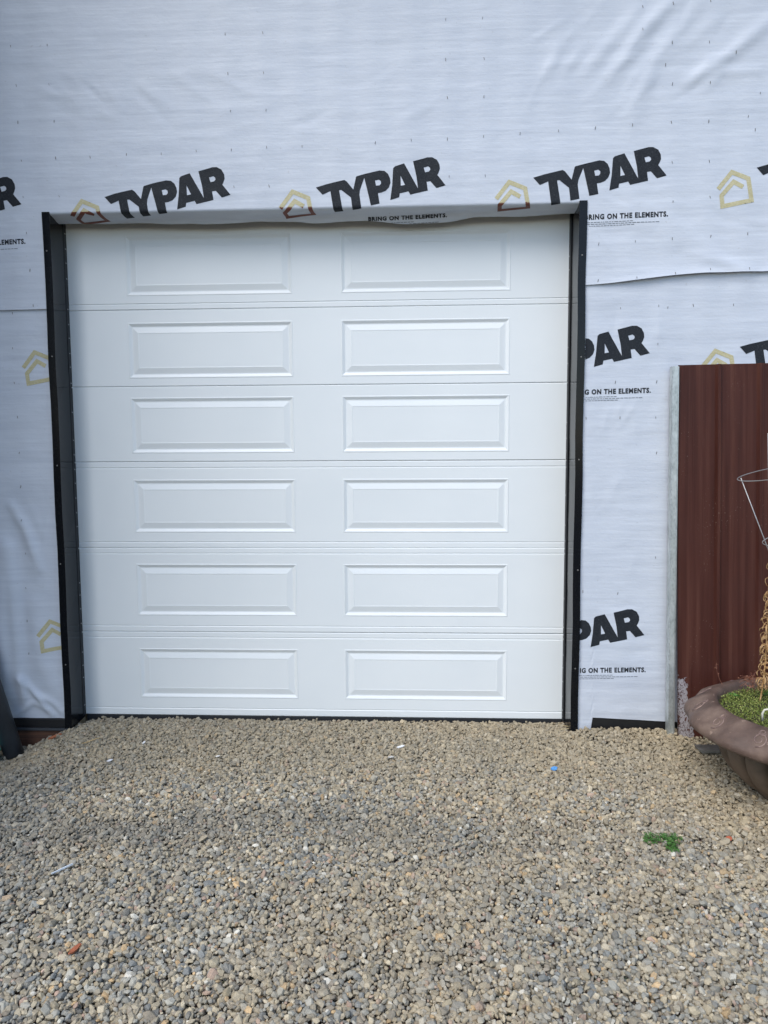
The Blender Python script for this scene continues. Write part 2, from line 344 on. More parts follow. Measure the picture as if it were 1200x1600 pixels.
def up_pos(x, s, off=0.0):
    """point on the upper wrap sheet; s = height while s > ZE (or outside the opening), arc length round the head below"""
    x = np.asarray(x, float); s = np.asarray(s, float)
    inside = (x > -.03) & (x < 3.052)
    flare = .015 * np.exp(-np.maximum(s - seam_z(x), 0) / .05) * sstep(3.05, 3.4, x) * (1 - .5 * sstep(3.7, 4.2, x)) + .003 * np.exp(-np.maximum(s - seam_z(x), 0) / .04)
    dd = sstep(ZE, ZE + .10, s); wx = 1 - sstep(0, .14, np.maximum(-.03 - x, x - 3.052)); damp = 1 - (1 - dd) * wx
    y = -.205 - (wr(x, s) * damp + np.where(inside, 0, flare)) - off; z = s.copy()
    a = np.where(inside, np.maximum(ZE - s, 0), 0)
    if np.any(a > 0):
        i = a > 0; xa = x[i]; aa = a[i]; N = 48
        droop = .15 + .55 * np.exp(-((xa - 1.95) / .65) ** 2) + .5 * np.exp(-((xa - .9) / .3) ** 2) + .25 * (fbm(xa * 4, xa * 0 + 3) - .5)
        droop = droop * sstep(0, .3, xa) * (1 - sstep(2.7, 3.0, xa))
        yy = np.full_like(xa, -.205); zz = np.full_like(xa, ZE); ds = aa / N; acc = np.zeros_like(xa)
        for k in range(N):
            u = acc + ds / 2
            th = 1.42 * sstep(0, .028, u) + .12 * np.sin(u * 60 + xa * 7) * (u > .03) - droop * sstep(.085, .13, u)
            yy = yy + np.sin(th) * ds; zz = zz - np.cos(th) * ds; acc = acc + ds
        sag = .003 * np.sin(np.pi * np.clip(xa / 3.0, 0, 1)) * sstep(0, .05, aa)
        n_y = -np.cos(th); n_z = -np.sin(th)
        y = y.copy(); y[i] = yy + n_y * off; z[i] = zz + n_z * off - sag
    return np.stack([x, y, z], -1)
def a_end(x): return .132 + .007 * (fbm(x * 6 + 2, x * 0 + 8) - .5) * 2 + .024 * np.exp(-((x - 2.15) / .24) ** 4) + .012 * np.exp(-((x - 1.55) / .12) ** 2)

# upper sheet
XS = np.unique(np.round(np.concatenate([np.linspace(-2.58, -.8, 60), np.arange(-.8, -.03, .0125), [-.03], np.arange(-.0299, 3.052, .0125), [3.0519], [3.052], np.arange(3.06, 4.6, .0125), np.linspace(4.62, 6.58, 60)]), 5))
rows_hi = np.concatenate([ZE + np.arange(12) * .01, np.arange(ZE + .12, 4.3, .0125), [4.45, 4.7, 4.93]])
idx = {}; V = []; F = []
def vid(key, p):
    if key not in idx: idx[key] = len(V); V.append(p)
    return idx[key]
P_hi = up_pos(*[q.ravel() for q in np.meshgrid(XS, rows_hi)]).reshape(len(rows_hi), len(XS), 3)
for j in range(len(rows_hi)):
    for i in range(len(XS)): vid((i, j), P_hi[j, i])
for j in range(len(rows_hi) - 1):
    for i in range(len(XS) - 1): F.append((idx[i, j], idx[i + 1, j], idx[i + 1, j + 1], idx[i, j + 1]))
NL = 30
ins = (XS > -.03) & (XS < 3.052)
tt = np.linspace(0, 1, NL + 1)[1:] ** 1.4
sf = ZE - np.outer(tt, a_end(XS)); so = ZE - np.outer(tt, ZE - seam_z(XS))
S = np.where(ins[None], sf, so); P_lo = up_pos(np.tile(XS, NL), S.ravel()).reshape(NL, len(XS), 3)
for j in range(NL):
    for i in range(len(XS)): vid((i, -1 - j), P_lo[j, i])
for j in range(NL):
    for i in range(len(XS) - 1):
        if ins[i] != ins[i + 1]: continue
        F.append((idx[i, -1 - j], idx[i + 1, -1 - j], idx[i + 1, -j], idx[i, -j]))
wrap_up = mesh_obj('house_wrap', V, F, m_wrap.m, garage, smooth=True)
wrap_up['label'] = 'upper sheet of pale wrap folded in under the head of the door opening'
# lower sheets
def low_pos(x, z, off=0.0): x = np.asarray(x, float); z = np.asarray(z, float); return np.stack([x, -.1975 - wr(x, z) * (1 - .7 * sstep(-.06, -.03, x) * (x < 1)) - off, z], -1)
def low_sheet(x0, x1, zb, label, notch=False):
    xs = np.arange(x0, x1 + .001, .0125); xs[-1] = x1; nz = 190; V = []; F = []
    zt = seam_z(xs) + .06; T = np.linspace(0, 1, nz)
    for t in T:
        b = zb(xs); V.append(low_pos(xs, b + (zt - b) * t))
    V = np.concatenate(V); n = len(xs)
    F = [(j * n + i, j * n + i + 1, (j + 1) * n + i + 1, (j + 1) * n + i) for j in range(nz - 1) for i in range(n - 1)]
    o = mesh_obj('house_wrap', V, F, m_wrap.m, garage, smooth=True); o['label'] = label; return o
wrap_l = low_sheet(-2.58, -.02, lambda x: .048 + 0 * x, 'lower sheet of pale wrap left of the door, puckered at its foot')
wrap_r = low_sheet(3.04, 6.58, lambda x: np.where(x < 3.136, .0, .088 - .045 * np.clip(x - 3.136, 0, 1)), 'lower sheet of pale wrap right of the door')

# printed marks -------------------------------------------------
TYP = [(0.0, 0.0), (0.059, 0.016), (0.161, 0.037), (0.175, 0.028), (0.211, -0.015), (0.226, 0.05), (0.23, 0.056), (0.277, 0.067), (0.36, 0.084), (0.387, 0.081), (0.406, 0.065), (0.417, 0.042), (0.42, 0.019), (0.412, -0.006), (0.393, -0.026), (0.369, -0.035), (0.349, -0.038), (0.358, -0.095), (0.309, -0.104), (0.296, -0.047), (0.273, 0.046), (0.248, -0.019), (0.245, -0.042), (0.255, -0.118), (0.206, -0.128), (0.197, -0.058), (0.144, -0.017), (0.131, -0.018), (0.152, -0.141), (0.102, -0.151), (0.082, -0.022), (0.037, -0.04)]
P_HOLE = [(0.333, 0.03), (0.355, 0.035), (0.366, 0.027), (0.367, 0.014), (0.359, 0.004), (0.339, 0.002)]
AR = [(0.418, -0.077), (0.429, 0.003), (0.435, 0.095), (0.445, 0.105), (0.496, 0.119), (0.573, -0.017), (0.565, 0.046), (0.546, 0.129), (0.625, 0.149), (0.652, 0.149), (0.679, 0.134), (0.693, 0.108), (0.695, 0.085), (0.688, 0.066), (0.681, 0.053), (0.727, -0.004), (0.676, -0.017), (0.642, 0.021), (0.621, 0.018), (0.628, -0.029), (0.53, -0.05), (0.52, -0.032), (0.471, -0.042), (0.468, -0.063)]
A_HOLE = [(0.476, 0.053), (0.477, -0.001), (0.501, 0.003)]
R_HOLE = [(0.605, 0.095), (0.63, 0.101), (0.64, 0.093), (0.642, 0.082), (0.634, 0.073), (0.613, 0.069)]
HOUSE = [(-0.203, -0.11), (-0.132, -0.021), (-0.044, -0.057), (-0.022, -0.173), (-0.177, -0.201), (-0.183, -0.144), (-0.121, -0.072), (-0.07, -0.101)]
def stroke(pl, wd):
    P = [np.array(p) for p in pl]; Lf = []; Rt = []
    for i in range(len(P)):
        d1 = P[i] - P[i - 1] if i else P[1] - P[0]; d2 = P[i + 1] - P[i] if i < len(P) - 1 else d1
        d1 = d1 / np.linalg.norm(d1); d2 = d2 / np.linalg.norm(d2); n1 = np.array([-d1[1], d1[0]]); n2 = np.array([-d2[1], d2[0]])
        m = (n1 + n2); m /= np.linalg.norm(m); k = wd / 2 / max(.35, m @ n1); Lf.append(P[i] + m * k); Rt.append(P[i] - m * k)
    return [(Lf + Rt[::-1])]
def inpoly(px, pz, poly):
    r = np.zeros(len(px), bool); n = len(poly)
    for i in range(n):
        x1, y1 = poly[i]; x2, y2 = poly[(i + 1) % n]
        c = ((y1 > pz) != (y2 > pz)) & (px < (x2 - x1) * (pz - y1) / (y2 - y1 + 1e-12) + x1); r ^= c
    return r
def dense(poly, step):
    out = []
    for i in range(len(poly)):
        a = np.array(poly[i]); b = np.array(poly[(i + 1) % len(poly)]); k = max(1, int(np.ceil(np.linalg.norm(b - a) / step)))
        out += [tuple(a + (b - a) * t / k) for t in range(k)]
    return out
def mesh_poly(polys, step=.012):
    pts = []; edges = []
    for p in polys:
        d = dense(p, step); o = len(pts); pts += d; edges += [(o + i, o + (i + 1) % len(d)) for i in range(len(d))]
    A = np.array(pts); x0, z0 = A.min(0); x1, z1 = A.max(0)
    gx, gz = np.meshgrid(np.arange(x0, x1, step) + step * .37, np.arange(z0, z1, step) + step * .41); g = np.stack([gx.ravel(), gz.ravel()], 1)
    r = np.zeros(len(g), bool)
    for p in polys: r ^= inpoly(g[:, 0], g[:, 1], p)
    g = g[r]; d = np.min(np.hypot(g[:, None, 0] - A[None, :, 0], g[:, None, 1] - A[None, :, 1]), 1) if len(g) else np.zeros(0)
    g = g[d > step * .4] if len(g) else g
    vi = [Vector((float(a), float(b))) for a, b in list(pts) + [tuple(q) for q in g]]
    V, E_, F, *_ = delaunay_2d_cdt(vi, edges, [], 0, 1e-7)
    V = np.array([tuple(q) for q in V]); F = np.array(F); C = V[F].mean(1); k = np.zeros(len(F), bool)
    for p in polys: k ^= inpoly(C[:, 0], C[:, 1], p)
    return V, F[k]
WORD = [mesh_poly([TYP, P_HOLE], .008), mesh_poly([AR, A_HOLE, R_HOLE], .008)]
LOGO = [mesh_poly(stroke(HOUSE, .0235), .007)]
def text_poly(body, width, height, bold):
    cu = bpy.data.curves.new('t', 'FONT'); cu.body = body; cu.size = 1; cu.offset = bold * 1.7; cu.space_character = 1.16; cu.resolution_u = 3
    o = bpy.data.objects.new('t', cu); COL.objects.link(o); dg = bpy.context.evaluated_depsgraph_get(); dg.update()
    me = bpy.data.meshes.new_from_object(o.evaluated_get(dg)); bm = bmesh.new(); bm.from_mesh(me)
    bmesh.ops.triangulate(bm, faces=bm.faces[:])
    V = np.array([v.co[:2] for v in bm.verts]); V -= V.min(0); s = V.max(0); V = V / s * np.array([width, height]); V[:, 0] -= width
    bm.verts.index_update(); F = np.array([[q.index for q in f.verts] for f in bm.faces]); bm.free(); bpy.data.objects.remove(o); bpy.data.curves.remove(cu)
    return V, F
SLOGAN = [text_poly('BRING ON THE ELEMENTS.', .452, .030, .028)]
def fine_print():
    out = []; r = random.Random(3); V = []; F = []
    for k, (wd, x0) in enumerate(((.26, -.452), (.40, -.452), (.27, -.452))):
        x = x0
        while x < x0 + wd:
            l = r.uniform(.006, .022); z = -.016 - .010 * k; o = len(V); V += [(x, z), (x + l, z), (x + l, z + .0034), (x, z + .0034)]; F += [(o, o + 1, o + 2), (o, o + 2, o + 3)]; x += l + .004
    return [(np.array(V), np.array(F))]
FINE = fine_print()
def place(name, meshes, ox, oz, fn, mat, parent, off=.0012, slope=0.0, zmin=None, cut=None):
    VV = []; FF = []; o = 0
    for V, F in meshes:
        x = V[:, 0] + ox; z = V[:, 1] + oz + slope * V[:, 0]
        C = np.stack([x, z], 1)[F].mean(1); k = np.ones(len(F), bool)
        if cut is not None: k &= cut(C[:, 0], C[:, 1])
        VV.append(fn(x, z, off)); FF.append(F[k] + o); o += len(V)
    V = np.concatenate(VV); F = np.concatenate(FF)
    if not len(F): return None
    u, inv = np.unique(F, return_inverse=True); V = V[u]; F = inv.reshape(F.shape)
    a, b, c = V[F[:, 0]], V[F[:, 1]], V[F[:, 2]]
    if np.mean(np.cross(b - a, c - a)[:, 1]) > 0: F = F[:, ::-1]
    return mesh_obj(name, V, F, mat, parent, smooth=True)
def cut_up(x, z):
    ins = (x > -.028) & (x < 3.05); return np.where(ins, z > ZE - a_end(x) + .002, z > seam_z(x) + .002)
def cut_l(x, z): return (x < -.034) & (z > .05) & (z < seam_z(x) - .003)
def cut_r(x, z): return (x > 3.058) & (z > .09) & (z < seam_z(x) - .003)
def print_set(x, z, fn, parent, cut, up=False):
    place('printed_wordmark', WORD, x, z, fn, m_ink.m, parent, cut=cut)
    if up:
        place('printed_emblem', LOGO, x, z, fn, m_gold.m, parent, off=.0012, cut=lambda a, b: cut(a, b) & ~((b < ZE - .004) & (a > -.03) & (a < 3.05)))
        place('printed_emblem', LOGO, x, z, fn, m_gold_shade.m, parent, off=.0012, cut=lambda a, b: cut(a, b) & ((b < ZE - .004) & (a > -.03) & (a < 3.05)))
    else: place('printed_emblem', LOGO, x, z, fn, m_gold.m, parent, cut=cut)
    if up and 0 < x < 1: return
    place('printed_slogan', SLOGAN, x + .739, z - .225, fn, m_ink.m, parent, slope=.02, cut=cut)
    place('fine_print', FINE, x + .739, z - .225, fn, m_tiny.m, parent, slope=.02, cut=cut)
for k in range(-3, 5): print_set(2.755 + 1.211 * k + (.0 if k else 0), 3.164 + .027 * k, up_pos, wrap_up, cut_up, True)
for k in range(0, 4):
    print_set(2.690 + 1.222 * k, 2.203 + .026 * k, low_pos, wrap_r, cut_r)
    print_set(2.702 + 1.222 * k, .588 + .026 * k, low_pos, wrap_r, cut_r)
for k in range(-2, 1):
    print_set(.012 + 1.211 * k, 2.266 + .026 * k, low_pos, wrap_l, cut_l)
    print_set(.030 + 1.211 * k, .668 + .026 * k, low_pos, wrap_l, cut_l)

# staples
S_UP = [(-.17,3.94),(.04,3.94),(1.05,3.97),(1.26,3.97),(-.15,3.73),(.04,3.73),(1.06,3.76),(1.26,3.76),(-.15,3.53),(.06,3.53),(1.07,3.56),(1.27,3.56),(-.14,3.32),(.06,3.33),(.26,3.33),(.47,3.34),(.67,3.34),(.87,3.35),(1.07,3.35),(1.27,3.36),(1.47,3.36),(1.88,3.37),(2.08,3.38),(2.28,3.38),(2.27,4.01),(2.47,4.01),(2.27,3.8),(2.48,3.8),(2.28,3.6),(2.48,3.6),(2.48,3.39),(2.68,3.4),(2.89,3.41),(3.09,3.42),(3.29,3.43),(3.5,3.44),(3.7,3.44),(3.91,3.46),(3.95,3.39),(3.33,4.04),(3.33,3.92),(3.49,4.05),(3.69,4.06),(3.49,3.85),(3.69,3.85),(3.46,3.74),(3.5,3.64),(3.7,3.64),(3.83,3.79),(3.97,3.58),(3.51,3.23),(3.71,3.23),(3.52,3.02),(3.72,3.04),(3.52,2.82),(3.73,2.83),(3.93,2.84),(3.32,2.81),(3.12,2.8),(3.12,2.6),(3.33,2.61),(3.54,2.63),(3.73,2.65),(3.94,2.65),(-.14,3.12),(.07,3.12),(1.08,3.15),(1.28,3.15),(2.29,3.18),(2.49,3.18),(-.13,2.92),(-.12,2.71),(-.11,2.51)]
S_R = [(3.25,2.45),(3.46,2.46),(3.51,2.45),(3.65,2.46),(3.87,2.46),(3.46,2.25),(3.07,.84),(3.27,.83),(3.48,1.04),(3.07,1.84),(3.26,1.84),(3.46,1.84),(3.23,2.04),(3.46,2.04),(3.47,1.64)]
S_L = [(-.24,2.47),(-.25,2.27),(-.25,2.07),(-.24,1.87),(-.24,1.66),(-.24,1.46),(-.24,1.26),(-.23,1.06),(-.24,.85),(-.24,.65),(-.24,.45)]
bm = bmesh.new(); box_bm(bm, -.0012, .0012, -.0016, .0004, -.0065, .0065); box_bm(bm, -.0012, .0012, .0005, .004, .005, .0065); box_bm(bm, -.0012, .0012, .0005, .004, -.0065, -.005)
st0 = None
for lst, fn, par in ((S_UP, up_pos, wrap_up), (S_R, low_pos, wrap_r), (S_L, low_pos, wrap_l)):
    for (x, z) in lst:
        p = fn(np.array([x]), np.array([z]), .0008)[0]
        if st0 is None: o = st0 = bm_obj('staple', bm, m_staple.m, par)
        else: o = st0.copy(); link(o); o.parent = par
        o.location = p; o.rotation_euler = (0, random.uniform(-.25, .25), 0); k = random.uniform(.8, 1.25); o.scale = (k, 1, k)

# door trims, foundation flashing
def trim(name, x_out, x_in, x_back, z0, z1, label):
    bm = bmesh.new(); s = 1 if x_in > x_out else -1; t = .003 * s
    prof = [(x_out, -.198), (x_out, -.214), (x_in, -.214), (x_back, -.004), (x_back - t * 2, -.004), (x_in - t * 2, -.207), (x_out + t, -.207), (x_out + t, -.198)]
    nz = 14; rows = []
    for j in range(nz + 1):
        z = z0 + (z1 - z0) * j / nz; wob = .0022 * math.sin(j * 1.7 + x_out) + .0012 * math.sin(j * 3.1)
        rows.append([bm.verts.new((px + wob * (py < -.1), py, z)) for px, py in prof])
    n = len(prof)
    for j in range(nz):
        for i in range(n): bm.faces.new((rows[j][i], rows[j][(i + 1) % n], rows[j + 1][(i + 1) % n], rows[j + 1][i]))
    bm.faces.new(rows[0][::-1]); bm.faces.new(rows[-1]); bmesh.ops.recalc_face_normals(bm, faces=bm.faces[:])
    o = bm_obj(name, bm, m_trim.m, garage); o['label'] = label; return o
trim('door_trim', -.030, .013, -.001, -.012, 3.032, 'black metal trim down the left side of the door opening')
trim('door_trim', 3.052, 3.009, 3.0075, .0, 3.034, 'black metal trim down the right side of the door opening')
TRIMS = [o for o in bpy.data.objects if o.name.startswith('door_trim')]
for tr, x in ((TRIMS[0], -.010), (TRIMS[1], 3.032)):
    for z in (.35, .98, 1.55, 2.22, 2.78):
        v, f = tube([(0, .001, 0), (0, -.0015, 0), (0, -.0028, 0)], [.0048, .0046, .0022], 10); o = mesh_obj('screw', v, f, m_staple.m, tr); o.location = (x + random.uniform(-.004, .004), -.214, z + random.uniform(-.06, .06))
bm = bmesh.new(); box_bm(bm, -2.55, .006, -.2095, -.1915, -.006, .046, .002); bf = bm_obj('foundation_flashing', bm, m_black.m, garage)
bm = bmesh.new(); box_bm(bm, -2.55, .008, -.224, -.20, -.022, -.009, .002); bm_obj('flashing_lip', bm, m_lip.m, bf)
bm = bmesh.new(); box_bm(bm, -2.5, -.004, -.212, -.194, -.19, -.0235, .002); bm_obj('base_board', bm, m_board.m, garage)
bm = bmesh.new(); box_bm(bm, 3.054, 6.55, -.1925, -.1902, -.1, .12); bm_obj('foundation_flashing', bm, m_black.m, garage)

# ------------------------------------------------------------ garage door
door = bpy.data.objects.new('garage_door', None); door.empty_display_size = .1; link(door, garage); door['label'] = 'white sectional door of six rows with two raised panels each'
DX0, DX1 = 0.001, 3.0045
ZJ = [0.0, .5374, 1.068, 1.6005, 2.0582, 2.516, 3.056]
GRV = {0: [.046], 1: [.5025, .5755], 2: [1.0325, 1.1035], 3: [1.5625], 4: [], 5: [2.5505], 6: []}
PAN = [(.360, 1.366), (1.657, 2.662)]
PZ = [(.114, .431), (.641, .967), (1.163, 1.491), (1.652, 1.991), (2.107, 2.440), (2.598, 2.952)]
RING = [(0, 0), (.0025, -.0014), (.006, -.0016), (.010, 0), (.022, .0060), (.0265, .0066), (.031, .0060), (.058, .0002), (.0605, -.0004), (.064, -.0004), (.067, 0.0004)]
def section(k):
    bm = bmesh.new(); z0, z1 = ZJ[k] + .0006, ZJ[k + 1] - .0006
    zs = [(z0, .004), (z0 + .004, 0)]
    for g in sorted([g for gg in GRV.values() for g in gg if z0 < g < z1]):
        zs += [(g - .005, 0), (g - .001, .0032), (g + .001, .0032), (g + .004, 0)]
    zs += [(z1 - .0045, 0), (z1, .0045)]
    p0, p1 = PZ[k]; zs += [(p0, 0), (p1, 0)]; zs = sorted(zs)
    xs = [DX0, PAN[0][0], PAN[0][1], PAN[1][0], PAN[1][1], DX1]
    g = [[bm.verts.new((x, d, z)) for x in xs] for z, d in zs]
    for j in range(len(zs) - 1):
        for i in range(5):
            if i in (1, 3) and zs[j][0] == p0: continue
            bm.faces.new((g[j][i], g[j][i + 1], g[j + 1][i + 1], g[j + 1][i]))
    j0 = [z for z, _ in zs].index(p0)
    for i in (1, 3):
        prev = [g[j0][i], g[j0][i + 1], g[j0 + 1][i + 1], g[j0 + 1][i]]; x0, x1 = xs[i], xs[i + 1]
        for t, d in RING[1:]:
            cur = [bm.verts.new(c) for c in ((x0 + t, d, p0 + t), (x1 - t, d, p0 + t), (x1 - t, d, p1 - t), (x0 + t, d, p1 - t))]
            for q in range(4): bm.faces.new((prev[q], prev[(q + 1) % 4], cur[(q + 1) % 4], cur[q]))
            prev = cur
        bm.faces.new(prev)
    # returns and back
    b = [bm.verts.new(c) for c in ((DX0, .045, z0), (DX1, .045, z0), (DX1, .045, z1), (DX0, .045, z1))]
    n = len(zs)
    bm.faces.new([g[0][5 - q] for q in range(6)] + [b[0], b[1]]); bm.faces.new([g[-1][q] for q in range(6)] + [b[2], b[3]])
    bm.faces.new([g[j][0] for j in range(n)] + [b[3], b[0]]); bm.faces.new([g[n - 1 - j][5] for j in range(n)] + [b[1], b[2]]); bm.faces.new((b[1], b[0], b[3], b[2]))
    bm.normal_update()
    o = bm_obj('door_section', bm, m_door.m, door); o.location.y = (.0006, -.0004, .0008, 0, .0005, -.0003)[k]; o.rotation_euler = (0, (.0002, -.0004, .0003, 0, -.0003, .0002)[k], 0)
    return o
for k in range(6): section(k)
for k in range(1, 5):
    for x0, x1 in ((-.0105, .0005), (3.0050, 3.0068)):
        bm = bmesh.new(); box_bm(bm, x0 + (.012 if x0 < 0 else -.008), x1 + (.006 if x0 < 0 else -.001), -.012, -.0005, ZJ[k] - .0065, ZJ[k] + .0005, .0015); bm_obj('end_lip', bm, m_door.m, door)
bm = bmesh.new(); box_bm(bm, .004, 3.002, .006, .04, -.05, -.0005, .004); bm_obj('bottom_seal', bm, m_seal.m, door)
def seal(x0, x1):
    bm = bmesh.new(); box_bm(bm, x0, x1, -.034, -.0006, .002, 3.03, .0008); o = bm_obj('weather_seal', bm, m_seal.m, door)
    sb = bmesh.new(); c = x1 if x0 < 1 else x0; s = 1 if x0 < 1 else -1
    for i in range(34):
        if random.random() < .35: continue
        z = .06 + i * .088 + random.uniform(-.008, .008); box_bm(sb, min(c, c + s * .0012), max(c, c + s * .0012), -.022, -.012, z, z + .004)
    return o, bm_obj('fastener_row', sb, m_doorback.m, o)
seal(-.0008, .0035); seal(2.9995, 3.0062)
# dark interior head above the door so no light leaks in
bm = bmesh.new(); box_bm(bm, -.011, 3.019, .0005, .05, 3.0575, 3.069); bm_obj('head_stop', bm, m_seal.m, door)

# ------------------------------------------------------------ right side: galvanised stud and brown ribbed sheet
m_galv = Mat('galvanised_steel', (.42, .45, .44), .42, .55)
vg = m_galv.n('ShaderNodeTexVoronoi'); vg.inputs['Scale'].default_value = 90; m_galv.l(m_galv.coords((1, 1, .6)), vg.inputs['Vector'])
gq = m_galv.ramp(m_galv.noise(30, 5, (1, 1, .35)), [(.3, (.30, .33, .32)), (.5, (.44, .47, .455)), (.68, (.62, .65, .63))])
m_galv.base(m_galv.mix(m_galv.mapr(vg.outputs['Distance'], .2, .7, 0, .35), gq, (.66, .70, .68))); m_galv.bump(m_galv.noise(60, 4), .2, .003)
stud = empty('metal_stud', (3.56, -.25, 0), 'weathered galvanised steel channel standing upright between the wrap and the brown sheet', 'steel channel')
def cprofile(pts, z0, z1, lean):
    bm = bmesh.new(); nz = 10; rows = []
    for j in range(nz + 1):
        z = z0 + (z1 - z0) * j / nz; rows.append([bm.verts.new((x + lean[0] * (z - z0), y + lean[1] * (z - z0), z)) for x, y in pts])
    n = len(pts)
    for j in range(nz):
        for i in range(n): bm.faces.new((rows[j][i], rows[j][(i + 1) % n], rows[j + 1][(i + 1) % n], rows[j + 1][i]))
    bm.faces.new(rows[0][::-1]); bm.faces.new(rows[-1]); bmesh.ops.recalc_face_normals(bm, faces=bm.faces[:]); return bm
cp = [(-.019, .026), (-.019, -.022), (.010, -.022), (.010, -.014), (.0195, -.014), (.0195, .004), (.0175, .004), (.0175, -.012), (.008, -.012), (.008, -.020), (-.017, -.020), (-.017, .026)]
o = bm_obj('channel', cprofile(cp, -.03, 2.118, (-.0115, .012)), m_galv.m, stud); o.location = (.008, -.018, 0)
bm = bmesh.new()
for i in range(70):
    z = .05 + i * .0295
    box_bm(bm, -.0205 - .0115 * z + .008, -.0190 - .0115 * z + .008, -.028 + .012 * z - .018, -.016 + .012 * z - .018, z, z + .008)
bm_obj('punched_edge', bm, m_galv.m, stud)

m_brown = Mat('brown_sheet_paint', (.09, .03, .025), .38, spec=.4)
streak = m_brown.noise(1, 5, (28, 1, .8)); c = m_brown.ramp(streak, [(.28, (.078, .023, .016)), (.5, (.120, .038, .026)), (.72, (.175, .066, .044))])
c = m_brown.mix(m_brown.mapr(m_brown.noise(3, 3), .4, .7, 0, .4), c, (.120, .044, .034))
fl = m_brown.math('MULTIPLY', m_brown.mapr(m_brown.noise(150, 4, (1, 1, .5)), .655, .69, 0, 1), m_brown.mapr(m_brown.noise(4.0, 3, (1, 1, .5)), .50, .60, 0, 1))
c = m_brown.mix(m_brown.math('MULTIPLY', fl, .75), c, (.42, .28, .22))
sep = m_brown.n('ShaderNodeSeparateXYZ'); tc = m_brown.n('ShaderNodeTexCoord'); m_brown.l(tc.outputs['Object'], sep.inputs[0])
xw = m_brown.math('ADD', sep.outputs['X'], m_brown.math('MULTIPLY', m_brown.math('SUBTRACT', m_brown.noise(45, 5), .5), .09))
zz = sep.outputs['Z']
wide = m_brown.mapr(zz, .0, .40, .105, .038)
peel = m_brown.math('MULTIPLY', m_brown.math('LESS_THAN', xw, wide), m_brown.math('MULTIPLY', m_brown.math('GREATER_THAN', xw, .006), m_brown.math('LESS_THAN', m_brown.math('ADD', zz, m_brown.math('MULTIPLY', m_brown.noise(30, 4), .2)), .47)))
peel = m_brown.math('MULTIPLY', peel, m_brown.math('GREATER_THAN', m_brown.noise(110, 5, (1, 1, .7), .75), .455))
c = m_brown.mix(peel, c, (.60, .56, .57)); m_brown.base(c)
m_brown.rough(m_brown.mapr(streak, .3, .7, .38, .58)); m_brown.bump(m_brown.noise(6, 3, (1, 1, .3)), .12, .02)
def ribbed():
    P = 0.2285; prof = [(0, .0), (.004, -.006)]
    xs = []; x = 0
    while x < 1.0:
        # flat pan with two faint stiffeners, then a narrow rib
        base = x
        pts = [(.012, 0), (.060, 0), (.068, -.001), (.080, -.001), (.084, 0), (.130, 0), (.138, -.001), (.150, -.001), (.154, 0), (.204, 0), (.216, -.017), (.232, -.017), (.243, 0)]
        xs += [(base + a, b) for a, b in pts]; x += P + .0
    return [(0, -.012), (.002, 0)] + sorted(set(xs), key=lambda q: q[0])
pr = []; last = -1
for q in ribbed():
    if q[0] > last + .0005: pr.append(q); last = q[0]
bm = bmesh.new(); zsn = np.linspace(-.03, 2.128, 24); rows = []
for z in zsn: rows.append([bm.verts.new((x, y + .085 * z / 2.1 + .004 * math.sin(z * 2 + x * 3), z)) for x, y in pr])
for j in range(len(rows) - 1):
    for i in range(len(pr) - 1): bm.faces.new((rows[j][i], rows[j][i + 1], rows[j + 1][i + 1], rows[j + 1][i]))
bmesh.ops.solidify(bm, geom=bm.faces[:], thickness=.0012)
sheet = bm_obj('metal_sheet', bm, m_brown.m); sheet.location = (3.592, -.310, 0); sheet.rotation_euler = (0, R(-.75), 0)
tag(sheet, 'dark brown ribbed steel sheet with white peeling paint at its foot, leaning on the wall', 'metal sheet')

# ------------------------------------------------------------ planter
m_pot = Mat('painted_planter', (.12, .075, .065), .62)
c = m_pot.ramp(m_pot.noise(9, 6), [(.3, (.066, .040, .030)), (.52, (.118, .076, .058)), (.70, (.19, .13, .098))])
c = m_pot.mix(m_pot.mapr(m_pot.noise(26, 3, (1, 1, 1)), .66, .72, 0, .8), c, (.33, .235, .18)); m_pot.base(c)
m_pot.bump(m_pot.noise(70, 5), .5, .004, m_pot.bump(m_pot.noise(7, 3), .35, .02))
m_bowl = Mat('planter_bowl', (.12, .09, .06), .7)
m_bowl.base(m_bowl.ramp(m_bowl.noise(8, 6), [(.3, (.085, .062, .042)), (.6, (.15, .105, .072)), (.8, (.20, .12, .09))])); m_bowl.bump(m_bowl.noise(30, 5), .3, .005)
m_swirl = Mat('worn_swirl', (.24, .165, .135), .6); m_swirl.base(m_swirl.ramp(m_swirl.noise(30, 4), [(.4, (.135, .085, .075)), (.65, (.30, .21, .17))]))
PC = (3.985, -.965, -.01)
pot = empty('planter', PC, 'big brown planter with swirl embossed rim and bulging lobed bowl at right edge', 'planter')
def lathe(prof, n, mod=None, close=False):
    V = []; F = []
    for j, (r, z) in enumerate(prof):
        for i in range(n):
            th = 2 * math.pi * i / n; rr, z2 = (mod(r, z, th, j) if mod else (r, z)); V.append((rr * math.cos(th), rr * math.sin(th), z2))
    for j in range(len(prof) - 1):
        for i in range(n): F.append((j * n + i, j * n + (i + 1) % n, (j + 1) * n + (i + 1) % n, (j + 1) * n + i))
    return V, F
bp = [(.0, .0), (.18, .0), (.215, .010)] + [(.235 + .125 * math.sin(min(1, t) * math.pi / 2), .02 + .315 * t) for t in np.linspace(0, 1, 34)] + [(.365, .345)]
NLB = 20
def lobes(r, z, th, j):
    ph = ((th * NLB / (2 * math.pi)) % 1) * 2 - 1; ze = (z - .205) / .150
    return r + .070 * max(0, 1 - abs(ph) ** 2.2 - (abs(ze) ** 2.2)) ** .55, z
